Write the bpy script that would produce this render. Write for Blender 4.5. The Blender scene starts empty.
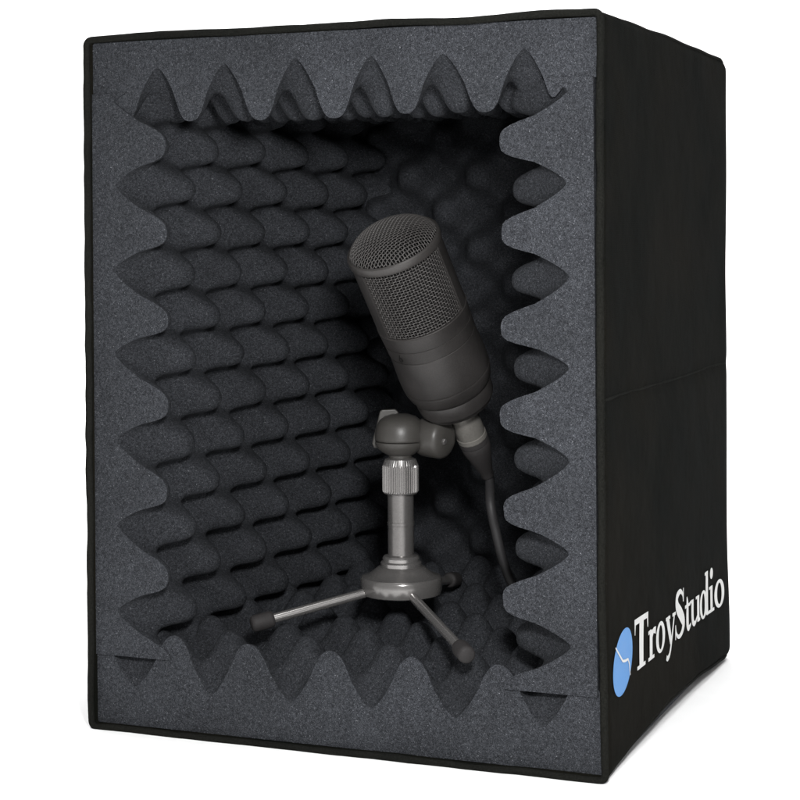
import bpy, bmesh, math, random
from math import sin, cos, pi, sqrt, asin, atan2, radians
from mathutils import Vector, Matrix, noise
random.seed(7)
S = bpy.context.scene
COL = S.collection
W, D, H = .333, .327, .43

# ------------------------------------------------------------------ materials
def mat(name, base=(.5, .5, .5), rough=.6, metal=0., spec=.5):
    m = bpy.data.materials.new(name); m.use_nodes = True
    b = m.node_tree.nodes['Principled BSDF']
    b.inputs['Base Color'].default_value = (*base, 1)
    b.inputs['Roughness'].default_value = rough
    b.inputs['Metallic'].default_value = metal
    b.inputs['Specular IOR Level'].default_value = spec
    return m, m.node_tree, b

def N(nt, t, **kw):
    n = nt.nodes.new(t)
    for k, v in kw.items():
        if k in n.inputs.keys(): n.inputs[k].default_value = v
        else: setattr(n, k, v)
    return n

def ramp(nt, stops):
    r = nt.nodes.new('ShaderNodeValToRGB')
    e = r.color_ramp.elements
    while len(e) < len(stops): e.new(.5)
    for el, (p, c) in zip(e, stops):
        el.position = p; el.color = (*c, 1)
    return r

def mix(nt, fac, a, b, mode='MIX'):
    n = nt.nodes.new('ShaderNodeMix'); n.data_type = 'RGBA'; n.blend_type = mode
    for s, v in ((0, fac), (6, a), (7, b)):
        if hasattr(v, 'links'): nt.links.new(v, n.inputs[s])
        else: n.inputs[s].default_value = v if s == 0 else (*v, 1)
    return n.outputs[2]

def bump(nt, b, h, strength, dist, prev=None):
    n = N(nt, 'ShaderNodeBump'); n.inputs['Strength'].default_value = strength
    n.inputs['Distance'].default_value = dist
    nt.links.new(h, n.inputs['Height'])
    if prev: nt.links.new(prev, n.inputs['Normal'])
    nt.links.new(n.outputs[0], b.inputs['Normal'])
    return n.outputs[0]

def foam_material(name, tone, pore):
    m, nt, b = mat(name, rough=.95, spec=.10)
    tc = N(nt, 'ShaderNodeTexCoord'); L = nt.links.new
    v = N(nt, 'ShaderNodeTexVoronoi', Scale=2300.); L(tc.outputs['Object'], v.inputs['Vector'])
    v.inputs['Randomness'].default_value = 1
    r = ramp(nt, [(0., (.0145, .0155, .0174)), (.3, (.026, .0278, .0312)), (.62, (.039, .0413, .0460)), (.88, (.060, .063, .0690)), (.95, (.112, .116, .124)), (1., (.225, .230, .242))])
    L(v.outputs['Color'], r.inputs[0])
    n2 = N(nt, 'ShaderNodeTexNoise', Scale=22., Detail=4.); L(tc.outputs['Object'], n2.inputs['Vector'])
    r2 = ramp(nt, [(.3, (.86 * tone, .86 * tone, .87 * tone)), (.7, (1.12 * tone, 1.12 * tone, 1.14 * tone))]); L(n2.outputs[0], r2.inputs[0])
    n3 = N(nt, 'ShaderNodeTexNoise', Scale=700., Detail=2.); L(tc.outputs['Object'], n3.inputs['Vector'])
    r3 = ramp(nt, [(.3, (.7, .7, .7)), (.7, (1.3, 1.3, 1.3))]); L(n3.outputs[0], r3.inputs[0])
    c = mix(nt, 1., r.outputs[0], r2.outputs[0], 'MULTIPLY')
    c = mix(nt, 1., c, r3.outputs[0], 'MULTIPLY')
    L(c, b.inputs['Base Color'])
    p = bump(nt, b, v.outputs['Distance'], .55, .0009 * pore)
    bump(nt, b, n3.outputs[0], .35, .0012, p)
    return m

def fabric_material(name, base, warm):
    m, nt, b = mat(name, base, rough=.95, spec=.03)
    tc = N(nt, 'ShaderNodeTexCoord'); L = nt.links.new
    n = N(nt, 'ShaderNodeTexNoise', Scale=9., Detail=6., Roughness=.6); L(tc.outputs['Object'], n.inputs['Vector'])
    n2 = N(nt, 'ShaderNodeTexNoise', Scale=900., Detail=2.); L(tc.outputs['Object'], n2.inputs['Vector'])
    r = ramp(nt, [(.36, base), (.64, warm)]); L(n.outputs[0], r.inputs[0])
    r2 = ramp(nt, [(.3, (.75, .75, .75)), (.7, (1.3, 1.3, 1.3))]); L(n2.outputs[0], r2.inputs[0])
    L(mix(nt, 1., r.outputs[0], r2.outputs[0], 'MULTIPLY'), b.inputs['Base Color'])
    # plain weave
    wv = N(nt, 'ShaderNodeTexWave', Scale=420.); wv.bands_direction = 'Z'; L(tc.outputs['Object'], wv.inputs['Vector'])
    wu = N(nt, 'ShaderNodeTexWave', Scale=420.); wu.bands_direction = 'DIAGONAL'; L(tc.outputs['Object'], wu.inputs['Vector'])
    ad = N(nt, 'ShaderNodeMath', operation='ADD'); L(wv.outputs['Fac'], ad.inputs[0]); L(wu.outputs['Fac'], ad.inputs[1])
    p = bump(nt, b, ad.outputs[0], .25, .0003)
    p = bump(nt, b, n2.outputs[0], .3, .0006, p)
    n3 = N(nt, 'ShaderNodeTexNoise', Scale=26., Detail=3.); L(tc.outputs['Object'], n3.inputs['Vector'])
    bump(nt, b, n3.outputs[0], .55, .005, p)
    return m

def worn_material(name, a, c, rough, metal=0., scale=300., spec=.5, bs=.12, bd=.0003, rv=.15):
    m, nt, b = mat(name, a, rough, metal, spec)
    tc = N(nt, 'ShaderNodeTexCoord'); L = nt.links.new
    n = N(nt, 'ShaderNodeTexNoise', Scale=scale, Detail=4.); L(tc.outputs['Object'], n.inputs['Vector'])
    n2 = N(nt, 'ShaderNodeTexNoise', Scale=45., Detail=5.); L(tc.outputs['Object'], n2.inputs['Vector'])
    av = N(nt, 'ShaderNodeMath', operation='ADD'); L(n.outputs[0], av.inputs[0]); L(n2.outputs[0], av.inputs[1])
    hf = N(nt, 'ShaderNodeMath', operation='MULTIPLY'); L(av.outputs[0], hf.inputs[0]); hf.inputs[1].default_value = .5
    r = ramp(nt, [(.35, a), (.65, c)]); L(hf.outputs[0], r.inputs[0]); L(r.outputs[0], b.inputs['Base Color'])
    mr = N(nt, 'ShaderNodeMapRange'); L(n2.outputs[0], mr.inputs[0])
    mr.inputs[3].default_value = max(.03, rough - rv); mr.inputs[4].default_value = rough + rv
    L(mr.outputs[0], b.inputs['Roughness'])
    bump(nt, b, n.outputs[0], bs, bd)
    return m

FOAM = foam_material('sawn_foam_face', 1.02, 1.)
FOAM_WAVE = foam_material('shaded_wave_foam', .76, 1.5)  # same foam, interior shade put into a darker tone; coarser pore bump
FABRIC = fabric_material('black_nonwoven_fabric', (.0028, .0034, .0028), (.0066, .0060, .0044))
LINER = fabric_material('black_liner_fabric', (.006, .006, .006), (.008, .008, .0075))
PIPING = fabric_material('black_binding_tape', (.0075, .0078, .007), (.011, .011, .0095))
BLUE = worn_material('blue_print', (.075, .235, .53), (.083, .248, .55), .55, scale=900., spec=.2)
WHITE = worn_material('white_print', (.60, .60, .59), (.64, .64, .63), .6, scale=900., spec=.2)
MICBODY = worn_material('charcoal_microphone_paint', (.022, .0204, .0197), (.040, .037, .0358), .43, .25, 1400., .45, .3, .00025)
MICRIM = worn_material('grey_microphone_rim', (.034, .0312, .030), (.046, .0425, .0405), .4, .3, 1200., .5)
MICWIRE = worn_material('dark_grille_wire', (.07, .066, .064), (.095, .09, .087), .45, .5, 1500., .4)
MICCORE = worn_material('black_grille_foam', (.006, .006, .006), (.011, .0105, .010), .95, 0, 800., .1)
CHROME = worn_material('dull_chrome', (.25, .241, .235), (.30, .29, .283), .24, .75, 900., .5, .01, .0001, .04)
CHROMEC = worn_material('polished_grey_base', (.17, .163, .158), (.215, .207, .201), .2, .6, 900., .6, .01, .0001, .03)
CHROMEB = worn_material('brushed_grey_metal', (.15, .144, .14), (.20, .192, .187), .28, .7, 900., .5, .12, .0002)
PLASTIC = worn_material('grey_plastic', (.036, .0338, .031), (.047, .0445, .041), .38, 0., 1300., .35, .25, .0002)
RUBBER = worn_material('dark_rubber', (.018, .0165, .0165), (.025, .023, .023), .7, 0, 900., .25, .3, .0003)
PLUG = worn_material('satin_plug_metal', (.16, .152, .138), (.21, .20, .184), .4, .4, 700., .5)
CORD = worn_material('charcoal_cable_jacket', (.022, .021, .022), (.029, .028, .029), .55, 0, 900., .3)
FLOORM = worn_material('white_studio_paper', (.93, .93, .93), (.95, .95, .95), .8, 0, 60., .2, .05, .0003)

# ------------------------------------------------------------------ builders
def empty(name, loc):
    o = bpy.data.objects.new(name, None); o.empty_display_size = .02
    o.location = loc; COL.objects.link(o); return o

def tag(o, label=None, cat=None, group=None, kind=None):
    for k, v in (('label', label), ('category', cat), ('group', group), ('kind', kind)):
        if v: o[k] = v
    return o

def world_loc(o):
    v = Vector((0, 0, 0))
    while o is not None: v += o.location; o = o.parent
    return v

class MB:
    def __init__(s): s.v = []; s.f = []; s.sm = []
    def add(s, vs, fs, smooth=True):
        b = len(s.v); s.v += [Vector(x) for x in vs]
        for f in fs: s.f.append([b + i for i in f]); s.sm.append(smooth)
    def lathe(s, prof, n=64, M=None, smooth=True, a0=0., a1=2 * pi, close=True):
        M = M or Matrix.Identity(4)
        full = abs(a1 - a0 - 2 * pi) < 1e-6
        m = n if full else n + 1
        vs = []
        for r, z in prof:
            for k in range(m):
                a = a0 + (a1 - a0) * k / n
                vs.append(M @ Vector((r * cos(a), r * sin(a), z)))
        fs = []
        for i in range(len(prof) - 1):
            for k in range(n):
                k2 = (k + 1) % m
                fs.append((i * m + k, i * m + k2, (i + 1) * m + k2, (i + 1) * m + k))
        s.add(vs, fs, smooth)
    def tube(s, pts, rad, n=12, caps=True, closed=False):
        pts = [Vector(p) for p in pts]; K = len(pts)
        rs = rad if isinstance(rad, (list, tuple)) else [rad] * K
        t0 = (pts[1] - pts[0]).normalized()
        up = Vector((0, 0, 1)) if abs(t0.z) < .9 else Vector((1, 0, 0))
        x = t0.cross(up).normalized()
        vs = []
        for i in range(K):
            if closed: t = pts[(i + 1) % K] - pts[i - 1]
            else: t = pts[min(i + 1, K - 1)] - pts[max(i - 1, 0)]
            t = t.normalized()
            x = (x - t * x.dot(t)).normalized(); y = t.cross(x)
            for k in range(n):
                a = 2 * pi * k / n
                vs.append(pts[i] + (x * cos(a) + y * sin(a)) * rs[i])
        fs = []
        for i in range(K if closed else K - 1):
            j = (i + 1) % K
            for k in range(n):
                k2 = (k + 1) % n
                fs.append((i * n + k, i * n + k2, j * n + k2, j * n + k))
        if caps and not closed:
            fs.append(tuple(range(n))[::-1]); fs.append(tuple(range((K - 1) * n, K * n)))
        s.add(vs, fs)
    def build(s, name, m, parent=None, fix=True, smooth_angle=None):
        o0 = world_loc(parent) if parent else Vector((0, 0, 0))
        me = bpy.data.meshes.new(name)
        me.from_pydata([v - o0 for v in s.v], [], s.f)
        me.polygons.foreach_set('use_smooth', s.sm)
        if fix:
            bm = bmesh.new(); bm.from_mesh(me); bmesh.ops.recalc_face_normals(bm, faces=bm.faces)
            if smooth_angle:
                for e in bm.edges:
                    if len(e.link_faces) == 2 and e.calc_face_angle(0) > smooth_angle: e.smooth = False
            bm.to_mesh(me); bm.free()
        me.materials.append(m)
        o = bpy.data.objects.new(name, me); COL.objects.link(o)
        if parent: o.parent = parent
        return o

def nz(x, y, z, s=1.): return noise.noise(Vector((x * s, y * s, z * s)))

def spline(pts, k=10):
    P = [Vector(p) for p in pts]; out = []
    for i in range(len(P) - 1):
        a, b, c, d = P[max(i - 1, 0)], P[i], P[i + 1], P[min(i + 2, len(P) - 1)]
        for j in range(k):
            t = j / k
            out.append(.5 * ((2 * b) + (c - a) * t + (2 * a - 5 * b + 4 * c - d) * t * t + (3 * b - a - 3 * c + d) * t ** 3))
    out.append(P[-1]); return out

# ------------------------------------------------------------------ white studio sheet
def backdrop():
    mb = MB(); xs = [-4 + 8 * i / 40 for i in range(41)]
    prof = [(-3 + 4.4 * i / 40, 0) for i in range(41)]
    for i in range(1, 17):
        a = pi / 2 * i / 16
        prof.append((1.4 + .9 * sin(a), .9 - .9 * cos(a)))
    prof += [(2.3, .9 + 2.4 * i / 10) for i in range(1, 11)]
    vs = [(x, y, z) for y, z in prof for x in xs]; n = len(xs)
    fs = [(i * n + j, i * n + j + 1, (i + 1) * n + j + 1, (i + 1) * n + j) for i in range(len(prof) - 1) for j in range(n - 1)]
    mb.add(vs, fs)
    tag(mb.build('floor', FLOORM, None, False), kind='structure')
backdrop()

# ------------------------------------------------------------------ the booth
booth = tag(empty('sound_booth', (W / 2, D / 2, 0)),
            'open black fabric box lined with dark grey egg crate foam, blue disc on side', 'sound booth')

def shape(x, y, z):
    """soft deformation of the fabric box: x, z on the outline, y the depth"""
    t = max(0., min(1., y / D))
    x2 = x + .034 * t * max(0., 1 - x / W)                     # left wall leans in towards the back
    wb = max(0., 1 - z / .06) ** 2
    z2 = z + .0088 * sin(pi * t) * wb * (x / W)                # bottom edge bows up
    wt = max(0., 1 - (H - z) / .09) ** 2
    z2 += .0016 * sin(pi * t) * wt + .0022 * sin(pi * min(1, max(0, x / W))) * wt * (1 - t) * 0
    wr = max(0., (x / W - .8) / .2)
    fold = -math.exp(-((z - .212 + .002 * nz(y * 9, 1, 1)) / .0046) ** 2) * .0017 * min(1, t * 8) * min(1, .15 + (1 - t) * 3)
    x2 += wr * (.0012 * nz(3.1, y * 7, z * 7) + .0007 * nz(9.3, y * 19, z * 16) + fold - .0014 * sin(pi * z / H) * (1 - .3 * t))
    z2 += .0009 * nz(x * 22, y * 22, 5.2) * (wt + wb)
    return Vector((x2, y, z2))

def rrect(inset, rc, n=7, seg=36):
    """rounded rectangle in x, z, counter clockwise"""
    x0, x1, z0, z1 = inset, W - inset, inset, H - inset
    pts = []
    cs = [((x1 - rc, z0 + rc), -pi / 2), ((x1 - rc, z1 - rc), 0), ((x0 + rc, z1 - rc), pi / 2), ((x0 + rc, z0 + rc), pi)]
    for c in range(4):
        (cx, cz), a0 = cs[c]
        for k in range(n):
            a = a0 + pi / 2 * k / (n - 1); pts.append((cx + rc * cos(a), cz + rc * sin(a)))
        (nx, nz_), b0 = cs[(c + 1) % 4]
        e = (cx + rc * cos(a0 + pi / 2), cz + rc * sin(a0 + pi / 2)); f = (nx + rc * cos(b0), nz_ + rc * sin(b0))
        sg = seg if c % 2 else seg * 4
        for k in range(1, sg): pts.append((e[0] + (f[0] - e[0]) * k / sg, e[1] + (f[1] - e[1]) * k / sg))
    return pts

def shell():
    mb = MB(); rings = []
    NY = 34; rb = .009
    st = [(.0, 0.)] + [((D - rb) * i / NY, 0.) for i in range(1, NY + 1)] + [(D - rb + rb * sin(a), rb * (1 - cos(a))) for a in [pi / 2 * k / 6 for k in range(1, 7)]]
    for y, ins in st:
        rings.append([shape(x, y, z) for x, z in rrect(ins, .005 + .004 * (y / D))])
    n = len(rings[0])
    inner = []
    for y in [0., .004, D * .25, D * .5, D * .75, D - .008]:
        inner.append([shape(x, y, z) for x, z in rrect(.0030, .002)])
    allr = inner[::-1] + rings
    vs = [v for r in allr for v in r]
    fs = [(i * n + k, i * n + (k + 1) % n, (i + 1) * n + (k + 1) % n, (i + 1) * n + k) for i in range(len(allr) - 1) for k in range(n)]
    mb.add(vs, fs)
    L = len(allr)
    mb.add(allr[0], [tuple(range(n))], False)
    mb.add(allr[-1], [tuple(range(n))[::-1]], False)
    return mb.build('fabric_cover', FABRIC, booth)
cover = shell()

def piping():
    mb = MB()
    path = rrect(.0012, .0036, 7, 40)
    pts = []
    for i, (x, z) in enumerate(path):
        p = shape(x, 0, z)
        w = .0005 * nz(x * 30, z * 30, 1.7) + .0003 * nz(x * 90, z * 90, 4.1)
        pts.append((p.x + w * .7, -.0012 + w, p.z + w * .9 + (.0009 * nz(x * 16, 3.3, .4) if z > H - .01 else 0)))
    mb.tube(pts, [.0022 + .0003 * nz(p[0] * 60, p[2] * 60, 7.7) for p in pts], 12, closed=True)
    mb.build('piping', PIPING, booth)
    # stitched seam running along the long edges and the back
    for (x, z) in ((W - .0022, H - .0022), (W - .0022, .0022)):
        s = MB(); pts = []
        for k in range(40):
            y = (D - .004) * k / 39; p = shape(x, y, z)
            e = max(0, (y - (D - .02)) / .02) ** 2 * .006
            p.x -= e * .6; p.z += -e if z > .1 else e
            sz = .0002 if z > .1 else -.0002
            pts.append(p + Vector((.0002 + .0003 * nz(y * 50, z, 2), 0, sz + .0004 * nz(y * 40, z, 8))))
        s.tube(pts, .0012, 8)
        s.build('edge_seam', PIPING, booth)
piping()
def fold_seam():
    mb = MB(); pts = []
    for k in range(60):
        y = .004 + (D - .016) * k / 59; z = .2125 - .002 * nz(y * 9, 1, 1) + .0005 * nz(y * 40, 2, 6)
        p = shape(W, y, z); pts.append((p.x - .0001 + .0002 * nz(y * 60, 5, 5), p.y, p.z))
    mb.tube(pts, [.0008 + .0004 * nz(p[1] * 35, 8, 3) for p in pts], 8)
    mb.build('fold_seam', PIPING, booth)
fold_seam()

# convoluted foam -----------------------------------------------------------------
HP = .0265                                                        # half the spacing of the rows in depth
def wave(u, v, per, ph, rnd):
    c = cos(2 * pi * (v - ph) / per) * cos(pi * u / HP)
    c = max(-1., min(1., c))
    return (1 - rnd) * c + rnd * sin(pi / 2 * c) if c > 0 else .55 * c + .45 * asin(c) / (pi / 2)

def foam(name, u1, v0, v1, per, ph, mid, amp, fmap, clip=None, seed=0, nu_per=20, nv_per=26, u0=0., jag=.00022, base=.0, droop=0., rnd=.75):
    mb = MB()
    nu = int((u1 - u0) / HP / 2 * nu_per) + 1; nv = int((v1 - v0) / per * nv_per) + 1
    grid = []
    for i in range(nu + 1):
        u = u0 + (u1 - u0) * i / nu; row = []
        for j in range(nv + 1):
            v = v0 + (v1 - v0) * j / nv
            uu = u + .0016 * nz(u * 28, v * 28, seed + .5) * min(1, u / .02); vv = v + .0022 * nz(u * 26, v * 26, seed + 9.5)
            a = amp * (1 + .09 * nz(u * 20, v * 20, seed + 4.5))
            h = mid + a * wave(uu, vv, per, ph, rnd) + .0008 * nz(u * 45, v * 45, seed + 2.2)
            h += jag * nz(u * 900, v * 900, seed + .1) + .0002 * nz(u * 350, v * 350, seed + 3)
            if clip: h = clip(u, v, h)
            v2 = v + droop * (1 + .55 * min(1, max(0, u - .008) / .02)) * (mid + amp - h) * min(1, (v - v0) / .012, (v1 - v) / .012)
            row.append((u, v2, h))
        grid.append(row)
    n = nv + 1
    P = [fmap(*g) for r in grid for g in r]
    mb.add(P, [(i * n + j, i * n + j + 1, (i + 1) * n + j + 1, (i + 1) * n + j) for i in range(nu) for j in range(nv)])
    def skirt(line):
        k = len(line)
        vs = [fmap(*g) for g in line] + [fmap(g[0], g[1], base) for g in line]
        mb.add(vs, [(j, j + 1, k + j + 1, k + j) for j in range(k - 1)], False)
    skirt(grid[0]); skirt(grid[-1]); skirt([r[0] for r in grid]); skirt([r[-1] for r in grid])
    c = [fmap(u, v, base) for u, v in ((u0, v0), (u0, v1), (u1, v1), (u1, v0))]
    mb.add(c, [(0, 1, 2, 3)], False)
    bm_o = mb.build(name, FOAM, booth, fix=False)
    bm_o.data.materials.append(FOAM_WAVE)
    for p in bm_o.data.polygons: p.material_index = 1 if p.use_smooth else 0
    bm = bmesh.new(); bm.from_mesh(bm_o.data)
    bmesh.ops.recalc_face_normals(bm, faces=bm.faces); bm.to_mesh(bm_o.data); bm.free()
    return bm_o

E0 = .0032                                                        # foam starts inside the binding
FY = .0014                                                        # front cut just behind the binding
LEAN = .128
def map_left(u, v, h): return Vector((E0 + h + LEAN * u * (1 if h > .001 else .45), FY + u, v))
def map_right(u, v, h): return Vector((W - .0060 - h, FY + u, v))
def map_top(u, v, h): return Vector((v, FY + .0013 + u * .985, H - E0 - h + (.045 * u if h > .001 else 0)))
def map_bot(u, v, h): return Vector((v, FY + .0013 + u * .985, E0 + h + (.05 * u if h > .001 else .015 * u)))
DI = .285
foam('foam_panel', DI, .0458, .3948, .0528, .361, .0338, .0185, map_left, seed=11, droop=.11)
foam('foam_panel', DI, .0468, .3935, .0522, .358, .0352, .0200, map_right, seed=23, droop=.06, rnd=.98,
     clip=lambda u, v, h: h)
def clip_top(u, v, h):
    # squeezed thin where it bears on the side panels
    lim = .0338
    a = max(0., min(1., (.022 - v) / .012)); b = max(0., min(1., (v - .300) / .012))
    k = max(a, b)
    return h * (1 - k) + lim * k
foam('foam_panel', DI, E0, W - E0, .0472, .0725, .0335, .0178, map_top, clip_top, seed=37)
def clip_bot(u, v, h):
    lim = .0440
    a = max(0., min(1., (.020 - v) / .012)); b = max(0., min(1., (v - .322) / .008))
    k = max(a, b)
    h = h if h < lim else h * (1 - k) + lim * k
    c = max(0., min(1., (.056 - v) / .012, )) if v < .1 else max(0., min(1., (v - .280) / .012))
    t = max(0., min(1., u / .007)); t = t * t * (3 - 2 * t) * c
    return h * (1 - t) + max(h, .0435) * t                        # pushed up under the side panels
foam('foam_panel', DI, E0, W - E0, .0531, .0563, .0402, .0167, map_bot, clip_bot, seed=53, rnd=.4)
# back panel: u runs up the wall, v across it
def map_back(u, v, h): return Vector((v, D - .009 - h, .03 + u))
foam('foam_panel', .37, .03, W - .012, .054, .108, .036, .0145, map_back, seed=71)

# printed logo ----------------------------------------------------------------------
def on_side(y, z, off):
    p = shape(W, y, z); return Vector((p.x + off, y, p.z))
def disc():
    mb = MB(); vs = [on_side(.0348, .060, .0004)]
    R = 10; K = 64
    for i in range(1, R + 1):
        for k in range(K):
            t = 2 * pi * k / K; f = i / R
            vs.append(on_side(.0348 + f * (.0208 * cos(t) + .0055 * sin(t)), .060 + f * .0183 * sin(t), .0004))
    fs = [(0, 1 + (k + 1) % K, 1 + k) for k in range(K)]
    for i in range(R - 1):
        for k in range(K):
            a = 1 + i * K; fs.append((a + k, a + (k + 1) % K, a + K + (k + 1) % K, a + K + k))
    mb.add(vs, fs); o = mb.build('logo_disc', BLUE, booth, False)
    z = MB(); ribbon(z, [(18.6, 71.4, 1.1), (33.0, 60.9, 1.5), (38, 60.0, 1.5), (44.5, 59.6, 1.5), (47, 56.5, 1.4), (48.6, 49.3, 1.2)], .0007, 1, absolute=True)
    z.build('logo_line', WHITE, o, False)
def ribbon(mb, pts, off, k=8, absolute=False):
    P = [Vector(p) for p in pts]
    P = spline(P, k) if len(P) > 2 and k > 1 else P
    if len(P) == 2: P = [P[0].lerp(P[1], t / 6) for t in range(7)]
    vs = []
    for i, p in enumerate(P):
        a = P[min(i + 1, len(P) - 1)] - P[max(i - 1, 0)]; t = Vector((a.x, a.y)).normalized(); n = Vector((-t.y, t.x)) * p.z * .5
        for s in (1, -1):
            y = (p.x + s * n.x) / 1000; z = (p.y + s * n.y) / 1000
            if not absolute: z += .0480 - .0042 * ((y - .06) / .24)
            vs.append(on_side(y, z, off))
    mb.add(vs, [(2 * i, 2 * i + 1, 2 * i + 3, 2 * i + 2) for i in range(len(P) - 1)])
def ring(mb, cy, cz, ry, rz, wy, wz, off, K=48):
    vs = []
    for k in range(K):
        t = 2 * pi * k / K
        for f in (0, 1):
            y = (cy + (ry - f * wy) * cos(t)) / 1000; z = (cz + (rz - f * wz) * sin(t)) / 1000
            z += .0480 - .0042 * ((y - .06) / .24); vs.append(on_side(y, z, off))
    mb.add(vs, [(2 * k, 2 * k + 1, (2 * k + 3) % (2 * K), (2 * k + 2) % (2 * K)) for k in range(K)])
disc()
def lettering():
    letters = [
      [[(62.3, 28.9, 3.6), (91.2, 28.9, 3.6)], [(63.3, 30.6, 3.4), (62.6, 21.5, 1.2)], [(90.4, 30.6, 3.4), (91.6, 21.5, 1.2)], [(77.4, 29, 9.2), (76.2, .8, 9.2)], [(66.4, 1.0, 2.3), (85.4, 1.0, 2.3)]],
      [[(99.0, 18.2, 6.4), (98.8, .8, 6.4)], [(92, 1, 2.2), (106.3, 1, 2.2)], [(93.2, 17, 2.2), (99, 17.5, 2.4)], [(100.5, 12, 2.2), (104.5, 16.6, 3.2), (110.8, 16.0, 4.6)]],
      [('ring', 122.9, 9.2, 11.4, 9.9, 6.3, 2.3)],
      [[(141, 17.6, 6.6), (149.6, .6, 5.2)], [(158.2, 17.6, 2.6), (151.4, 3.0, 3.0), (146.4, -5.6, 3.2), (140.6, -8.6, 3.6), (137.4, -7.2, 3.6)], [(136.3, 17.6, 2.1), (147.3, 17.6, 2.1)], [(153, 17.6, 2.1), (161.2, 17.6, 2.1)]],
      [[(182.2, 21.5, 1.6), (180.6, 26.2, 2.6), (173.6, 29.3, 3.2), (165.6, 26.8, 5.4), (166.2, 20.6, 7.4), (175.5, 14.2, 8.6), (182.4, 8.0, 7.4), (179, 2.4, 4.4), (170.5, .3, 3.0), (163.6, 3.6, 2.6), (161.6, 9.6, 1.6)], [(182.4, 30.2, 1.7), (182.4, 21.5, 1.5)], [(161.4, 9.6, 1.5), (161.4, -.2, 1.7)]],
      [[(191.8, 22.8, 1.4), (193.4, 17, 5.6), (193.6, 5.5, 6.6), (196.8, 1.2, 4.2), (203.6, 3.0, 1.8)], [(186.3, 16.8, 2.1), (201.8, 16.8, 2.1)]],
      [[(208, 18.2, 6.2), (208.2, 6.4, 6.2), (211.6, 1.6, 4.2), (216.6, 1.4, 2.8), (223, 5.2, 1.8)], [(225, 18.2, 6.2), (225, .6, 6.2)], [(201.4, 17.3, 1.9), (208, 17.4, 1.9)], [(218.6, 17.3, 1.9), (225, 17.4, 1.9)], [(225, .9, 2.0), (230.6, 1.4, 2.0)]],
      [('ring', 240.4, 9.2, 10.2, 9.9, 6.0, 2.1), [(250.6, 30.4, 6.6), (250.6, .6, 6.6)], [(244.4, 29.2, 2.0), (250, 29.3, 2.0)], [(250.8, .9, 2.0), (258.2, 1.5, 2.0)]],
      [[(265, 18.2, 6.6), (265, .6, 6.6)], [(257.8, 17.3, 1.9), (265, 17.4, 1.9)], [(257, 1, 2.2), (272.6, 1, 2.2)], ('ring', 265, 26.8, 4.4, 3.8, 4.3, 3.7)],
      [('ring', 288.0, 9.2, 14.6, 9.9, 8.0, 2.3)]]
    mb = MB(); q = 0
    for L in letters:
        for s in L:
            off = .0004 + .00003 * (q % 7); q += 1
            if s[0] == 'ring': ring(mb, *s[1:], off)
            else: ribbon(mb, s, off)
    mb.build('lettering', WHITE, booth, False)
lettering()

# ------------------------------------------------------------------ the desk stand
CX, CY = .1706, .0960
stand = tag(empty('microphone_stand', (CX, CY, .062)),
            'short chrome tripod desk stand with round base, standing on the foam floor', 'stand')
def TR(x, y, z): return Matrix.Translation((x, y, z))
A = TR(CX, CY, 0)
def lathe_part(name, prof, m, parent, M=A, n=72, ang=radians(28)):
    mb = MB(); mb.lathe(prof, n, M); return mb.build(name, m, parent, True, ang)
base = lathe_part('base', [(0, .0770), (.0235, .0770), (.0252, .0779), (.0260, .0808), (.0260, .0868), (.0256, .0880), (.0250, .0886), (.0240, .0889), (.0205, .0902), (.0175, .0925), (.0150, .0945), (.0140, .0950), (0, .0950)], CHROMEC, stand)
lathe_part('flange', [(0, .0945), (.0128, .0945), (.0131, .0950), (.0131, .0974), (.0126, .0980), (.0118, .0984), (.0118, .1004), (.0110, .1016), (.0086, .1024), (0, .1024)], CHROME, base)
lathe_part('column', [(0, .0995), (.0083, .0995), (.0083, .1210), (.00855, .1212), (.00855, .1232), (.0083, .1234), (.0083, .1425), (0, .1425)], CHROMEB, stand)
def knurl():
    mb = MB(); K = 44; vs = []; n = K * 4
    prof = [(.0085, .1412, 0), (.0104, .1412, 0), (.0112, .1422, .3), (.0116, .1432, 1), (.0116, .1586, 1), (.0112, .1597, .3), (.0099, .1632, 0), (.0078, .1640, 0), (0.0001, .1640, 0)]
    for r, z, d in prof:
        for k in range(n):
            a = 2 * pi * k / n; rr = r - d * .00055 * (1 if k % 4 in (0, 1) else 0)
            vs.append((CX + rr * cos(a), CY + rr * sin(a), z))
    fs = [(i * n + k, i * n + (k + 1) % n, (i + 1) * n + (k + 1) % n, (i + 1) * n + k) for i in range(len(prof) - 1) for k in range(n)]
    mb.add(vs, fs, False); mb.build('collar', CHROME, stand)
knurl()
FEET = [(.1015, .0360, .0662), (.2470, .0030, .0660), (.1690, .1930, .0690)]
for fx, fy, fz in FEET:
    f = Vector((fx, fy, fz)); c = Vector((CX, CY, .0800)); d = Vector((fx - CX, fy - CY, 0)).normalized()
    root = c + d * .021
    ax = (f - root).normalized()
    mb = MB(); mb.tube([root - ax * .004, root, root.lerp(f, .5), f - ax * .002], .0030, 20)
    lg = mb.build('leg', CHROME, stand, True, radians(40))
    side = ax.cross(Vector((0, 0, 1))).normalized(); up = side.cross(ax)
    M = Matrix((( side.x, up.x, ax.x, f.x), (side.y, up.y, ax.y, f.y), (side.z, up.z, ax.z, f.z), (0, 0, 0, 1)))
    mb = MB(); mb.lathe([(0, -.0075), (.0040, -.0075), (.0049, -.0068), (.0052, -.005), (.0053, .004), (.0050, .0060), (.0036, .0070), (0, .0072)], 32, M)
    mb.build('rubber_foot', RUBBER, lg, True, radians(60))

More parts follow.
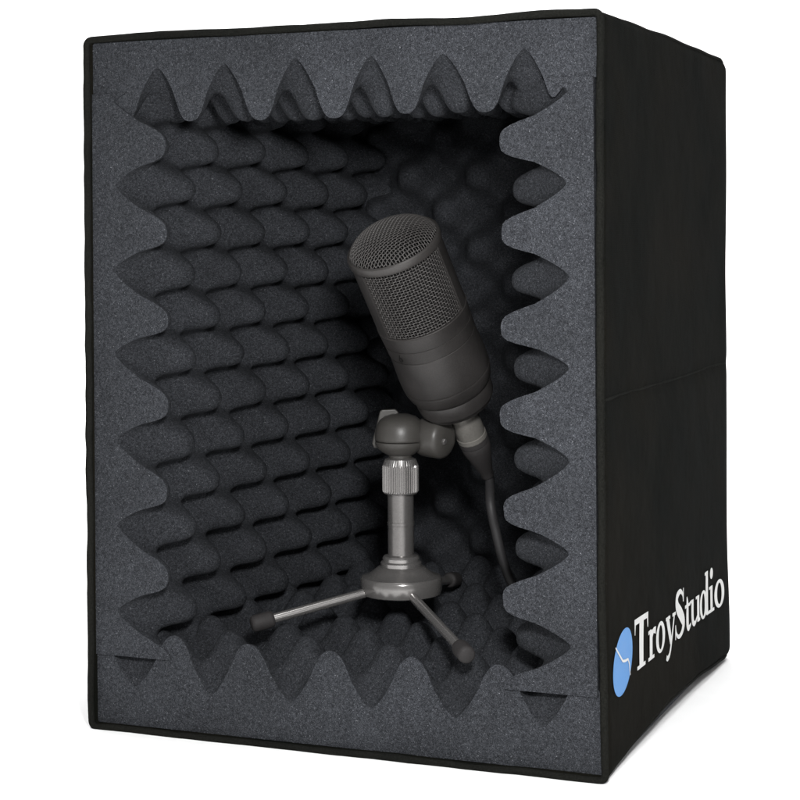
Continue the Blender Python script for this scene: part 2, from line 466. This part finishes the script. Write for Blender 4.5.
# ------------------------------------------------------------------ the microphone
r_ = Vector((.92588, .37776, 0)); f_ = Vector((-.37778, .92589, 0)); u_ = Vector((0, 0, 1))
lean = radians(27)
ax = (cos(lean) * (-.370 * r_ + .929 * u_) - sin(lean) * f_).normalized()
ex = (r_ - ax * r_.dot(ax)).normalized(); ey = ax.cross(ex)
O = Vector((.2018, .0987, .2166))
az = ax * 1.04
MM = Matrix(((ex.x, ey.x, az.x, O.x), (ex.y, ey.y, az.y, O.y), (ex.z, ey.z, az.z, O.z), (0, 0, 0, 1)))
def ml(x, y, z): return MM @ Vector((x, y, z))

# swivel holder is part of the stand
lathe_part('swivel_cup', [(0, .1625), (.0072, .1625), (.0074, .1655), (.0100, .1668), (.0136, .1692), (.0158, .1722), (.0161, .1742), (.0154, .1745), (0, .1745)], PLASTIC, stand, n=56)
lathe_part('swivel_dome', [(0, .1749), (.0155, .1749), (.0160, .1758), (.0160, .1795), (.0152, .1840), (.0132, .1878), (.0100, .1903), (.0055, .1917), (0.0001, .1921)], PLASTIC, stand, n=56)
def holder():
    c = Vector((CX, CY, .1755))
    # fin behind the dome, on the left
    mb = MB(); vs = []; out = [(-.0180, -.003), (-.0172, .0010), (-.0145, .0110), (-.0130, .0175), (-.0118, .0186), (-.0030, .0190), (-.001, .017), (-.001, -.004), (-.0165, -.006)]
    for s in (.0035, .0075):
        for x, z in out: vs.append(c + r_ * x + f_ * s + u_ * z)
    n = len(out)
    mb.add(vs, [tuple(range(n)), tuple(range(2 * n - 1, n - 1, -1))] + [(i, (i + 1) % n, n + (i + 1) % n, n + i) for i in range(n)], False)
    o = mb.build('clamp_fin', PLASTIC, stand)
    bv = o.modifiers.new('bevel', 'BEVEL'); bv.width = .0012; bv.segments = 3
    # knuckle: a round pivot facing right and forward
    k = Vector((CX, CY, .1765)) + r_ * .0245 - f_ * .003
    nrm = (r_ * .80 - f_ * .60 - u_ * .05).normalized(); sx = nrm.cross(u_).normalized(); sy = sx.cross(nrm) * -1
    M = Matrix(((sx.x, sy.x, nrm.x, k.x), (sx.y, sy.y, nrm.y, k.y), (sx.z, sy.z, nrm.z, k.z), (0, 0, 0, 1)))
    mb = MB(); mb.lathe([(0, -.0135), (.0095, -.0135), (.0120, -.0120), (.0128, -.0095), (.0128, .0020), (.0122, .0040), (.0100, .0058), (.0060, .0068), (0.0001, .0070)], 48, M)
    kn = mb.build('knuckle', PLASTIC, stand, True, radians(50))
    mb = MB(); mb.lathe([(0, .0060), (.0021, .0060), (.0021, .0079), (.0017, .0083), (0.0001, .0083)], 6, M @ TR(.0042, .001, 0), False)
    mb.build('screw', CHROMEB, kn)
    # web joining dome and knuckle, then the arm rising to the microphone
    mb = MB(); P = spline([c + r_ * .004 + u_ * .003, c + r_ * .013 + u_ * .002, k - nrm * .006], 6)
    mb.tube(P, [.0098 + .0012 * abs(i / (len(P) - 1) - .5) for i in range(len(P))], 20)
    top = ml(-.0105, .003, -.0215)
    mb.tube(spline([k - nrm * .004 - u_ * .002, k.lerp(top, .5) - r_ * .001, top], 6), [.0108 - .0036 * i / 12 for i in range(13)], 20)
    mb.build('swivel_arm', PLASTIC, stand)
holder()

mic = tag(empty('microphone', tuple(O)), 'tilted charcoal condenser microphone with woven mesh head, held on the tripod stand', 'microphone')
def mic_part(name, prof, m, n=96, parent=None, ang=radians(25)):
    mb = MB(); mb.lathe(prof, n, MM); return mb.build(name, m, parent or mic, True, ang)
body = mic_part('body', [(0, -.0228), (.0120, -.0228), (.0195, -.0222), (.0225, -.0208), (.0240, -.0182), (.0246, -.0176), (.0248, -.0170), (.0252, -.0130), (.0252, -.0095), (.0248, -.0082), (.0258, -.0074), (.0272, -.0050), (.0284, -.0010),
    (.0288, .0012), (.0288, .0020), (.0283, .0023), (.0283, .0027), (.0289, .0031), (.0291, .0060), (.0291, .0110), (.0287, .0190), (.0283, .0280), (.0282, .0288), (.0278, .0291), (.0278, .0295), (.0286, .0300),
    (.0288, .0375), (.0284, .0377), (.0284, .0380), (.0289, .0383), (.0292, .0450), (.0292, .0470), (.0282, .0478), (.0270, .0478), (.0270, .046), (.001, .046)], MICBODY, 128)
mic_part('trim_ring', [(.0283, .00222), (.02875, .0024), (.0288, .0026), (.0283, .0028)], MICRIM, parent=body)
mic_part('trim_ring', [(.0283, .0469), (.0294, .0471), (.0295, .0475), (.0290, .0479), (.0283, .0479)], MICRIM, parent=body)
# frame: rim, two broad side struts
rim = mic_part('rim', [(.0272, .0930), (.0290, .0930), (.0297, .0935), (.0300, .0945), (.0300, .0968), (.0297, .0979), (.0290, .0986), (.0284, .0987), (.0279, .0982), (.0278, .0970), (.0272, .0930)], MICRIM)
for a0, a1 in ((radians(-23), radians(25)), (radians(180 - 40), radians(180 + 42))):
    mb = MB(); K = 24
    vs = []
    for (r, z) in ((.0272, .0470), (.0291, .0470), (.0291, .0935), (.0272, .0935)):
        for k in range(K + 1):
            a = a0 + (a1 - a0) * k / K; vs.append(ml(r * cos(a), r * sin(a), z))
    m = K + 1; fs = []
    for i in range(4):
        j = (i + 1) % 4
        for k in range(K): fs.append((i * m + k, i * m + k + 1, j * m + k + 1, j * m + k))
    fs += [(0, m, 2 * m, 3 * m), (K, 2 * m - 1, 3 * m - 1, 4 * m - 1)]
    mb.add(vs, fs); mb.build('strut', MICBODY, mic, True, radians(40))
core = mic_part('core', [(.0001, .0455), (.0255, .0455), (.0258, .048), (.0258, .0955), (.0240, .0985), (.0190, .1020), (.0110, .1045), (.0001, .1053)], MICCORE, 64)
def weave():
    # side grille: woven wires on the cylinder, a window on either face of the head
    mb = MB(); z0, z1 = .0475, .0934; R = .0276; wr = .00031; am = .00034
    nzr = 26; na = 88
    for i in range(nzr):
        z = z0 + (z1 - z0) * (i + .5) / nzr
        for w0, w1 in ((radians(216), radians(341)), (radians(22), radians(144))):
            k0 = int(w0 / (2 * pi) * na); k1 = int(w1 / (2 * pi) * na) + 1; pts = []
            for k in range(k0 * 3, k1 * 3 + 1):
                t = k / 3; a = 2 * pi * t / na
                rr = R + am * cos(pi * (t + i)); pts.append(ml(rr * cos(a), rr * sin(a), z))
            mb.tube(pts, wr, 4, caps=False)
    for k in range(na):
        a = 2 * pi * k / na
        if not (radians(215) < a < radians(341) or radians(22) < a < radians(145)): continue
        pts = []
        for q in range(nzr * 3 + 1):
            t = q / 3 - .5; rr = R - am * cos(pi * (k + t)); z = z0 + (z1 - z0) * (t + .5) / nzr
            pts.append(ml(rr * cos(a), rr * sin(a), z))
        mb.tube(pts, wr, 4, caps=False)
    mb.build('grille', MICWIRE, mic, False)
    # domed top grille
    mb = MB(); RT = .0282; pit = .00178; n = int(RT / pit)
    def dome(x, y):
        q = min(1, (x * x + y * y) / RT ** 2); return .0972 + .0118 * max(0, 1 - q ** 1.2) ** .7
    for d in (0, 1):
        for i in range(-n, n + 1):
            s = i * pit; half = sqrt(max(0, RT * RT - s * s)); pts = []
            m = int(2 * half / pit * 3) + 2
            for q in range(m + 1):
                t = half * sin(pi / 2 * (-1 + 2 * q / m)) * .35 + .65 * (-half + 2 * half * q / m)
                x, y = (s, t) if d else (t, s)
                o = .00030 * cos(pi * (t / pit + i + d)) 
                ca, sa = cos(.5), sin(.5); X, Y = x * ca - y * sa, x * sa + y * ca
                pts.append(ml(X, Y, dome(x, y) + o))
            if len(pts) > 3: mb.tube(pts, .00031, 4, caps=False)
    mb.build('top_grille', MICWIRE, mic, False)
weave()
def pickup_mark():
    mb = MB(); a = radians(270 - 40); R = .02925
    def q(s, t): return ml((R) * cos(a + s / R), R * sin(a + s / R), .0340 + t)
    mb.tube([q(.0013 * cos(2 * pi * k / 24), .0013 * sin(2 * pi * k / 24) - .001) for k in range(24)], .00022, 6, closed=True)
    mb.tube([q(-.0004, .0006), q(.0, .0019), q(.0003, .0024)], .0002, 6)
    mb.build('pickup_mark', MICCORE, body, False)
pickup_mark()

# ------------------------------------------------------------------ the cable
e0 = ml(0, 0, -.0225)
cable = tag(empty('microphone_cable', tuple(e0)), 'thin charcoal cable with silver plug hanging from the microphone down to the foam floor', 'cable')
mb = MB(); mb.lathe([(.0001, -.020), (.0090, -.020), (.0092, -.0225), (.0096, -.0235), (.0096, -.0440), (.0093, -.0452), (.0099, -.0455), (.0099, -.0482), (.0094, -.0490), (.0001, -.0490)], 56, MM)
pl = mb.build('plug', PLUG, cable, True, radians(30))
mb = MB(); mb.lathe([(.0001, -.0485), (.0094, -.0485), (.0098, -.0500), (.0098, -.0520), (.0092, -.0526), (.0096, -.0534), (.0094, -.0570), (.0070, -.0660), (.0048, -.0740), (.0043, -.0765), (.0043, -.0790), (.0032, -.0800), (.0001, -.0800)], 40, MM)
mb.build('strain_relief', RUBBER, cable, True, radians(40))
b0 = ml(0, 0, -.070); b1 = ml(0, 0, -.082)
path = [b0, b1, (.2176, .1345, .1310), (.2207, .1350, .1145), (.2254, .1360, .0947), (.2320, .1365, .0790), (.2410, .1380, .0705), (.2560, .1430, .0690), (.2690, .1560, .0690), (.2740, .1900, .0700), (.2700, .2300, .0700), (.2680, .2620, .0690)]
mb = MB(); mb.tube(spline(path, 10), .0031, 14); mb.build('cord', CORD, cable)

# ------------------------------------------------------------------ light
def area(name, loc, target, sx, sy, power, color=(1, 1, 1)):
    l = bpy.data.lights.new(name, 'AREA'); l.shape = 'RECTANGLE'; l.size = sx; l.size_y = sy; l.energy = power; l.color = color
    o = bpy.data.objects.new(name, l); COL.objects.link(o); o.location = loc
    o.rotation_euler = (Vector(target) - Vector(loc)).to_track_quat('-Z', 'Y').to_euler()
    return o
area('key_softbox', (.52, -.62, .44), (.17, .1, .23), .09, .09, 7.6)
o = area('overhead_softbox', (.0, .30, 1.9), (.05, .55, 0), 1.6, 1.4, 29); o.data.spread = radians(140)
o = area('backdrop_softbox', (-.5, .75, 2.0), (-.7, 2.2, .6), 3.4, .5, 44); o.data.spread = radians(140)

w = bpy.data.worlds.new('World'); S.world = w; w.use_nodes = True
bg = w.node_tree.nodes['Background']; bg.inputs[0].default_value = (1, 1, 1, 1); bg.inputs[1].default_value = .38

# ------------------------------------------------------------------ camera
cam = bpy.data.cameras.new('camera'); co = bpy.data.objects.new('camera', cam); COL.objects.link(co)
yaw, pitch, roll = -.3874, -.00208, -.0072
fw = Vector((sin(yaw) * cos(pitch), cos(yaw) * cos(pitch), sin(pitch)))
rr = Vector((cos(yaw), -sin(yaw), 0)); uu = rr.cross(fw)
R2 = rr * cos(roll) + uu * sin(roll); U2 = -rr * sin(roll) + uu * cos(roll)
co.matrix_world = Matrix(((R2.x, U2.x, -fw.x, .61632), (R2.y, U2.y, -fw.y, -.99519), (R2.z, U2.z, -fw.z, .30591), (0, 0, 0, 1)))
cam.sensor_width = 36; cam.lens = 1850.5 / 800 * 36
cam.shift_x = (400 - 399.53) / 800; cam.shift_y = -(400 - 238.66) / 800
cam.clip_start = .01; cam.clip_end = 100
S.camera = co
S.view_settings.view_transform = 'Standard'; S.view_settings.look = 'None'
S.view_settings.exposure = 0; S.view_settings.gamma = 1
S.render.resolution_x = S.render.resolution_y = 1024
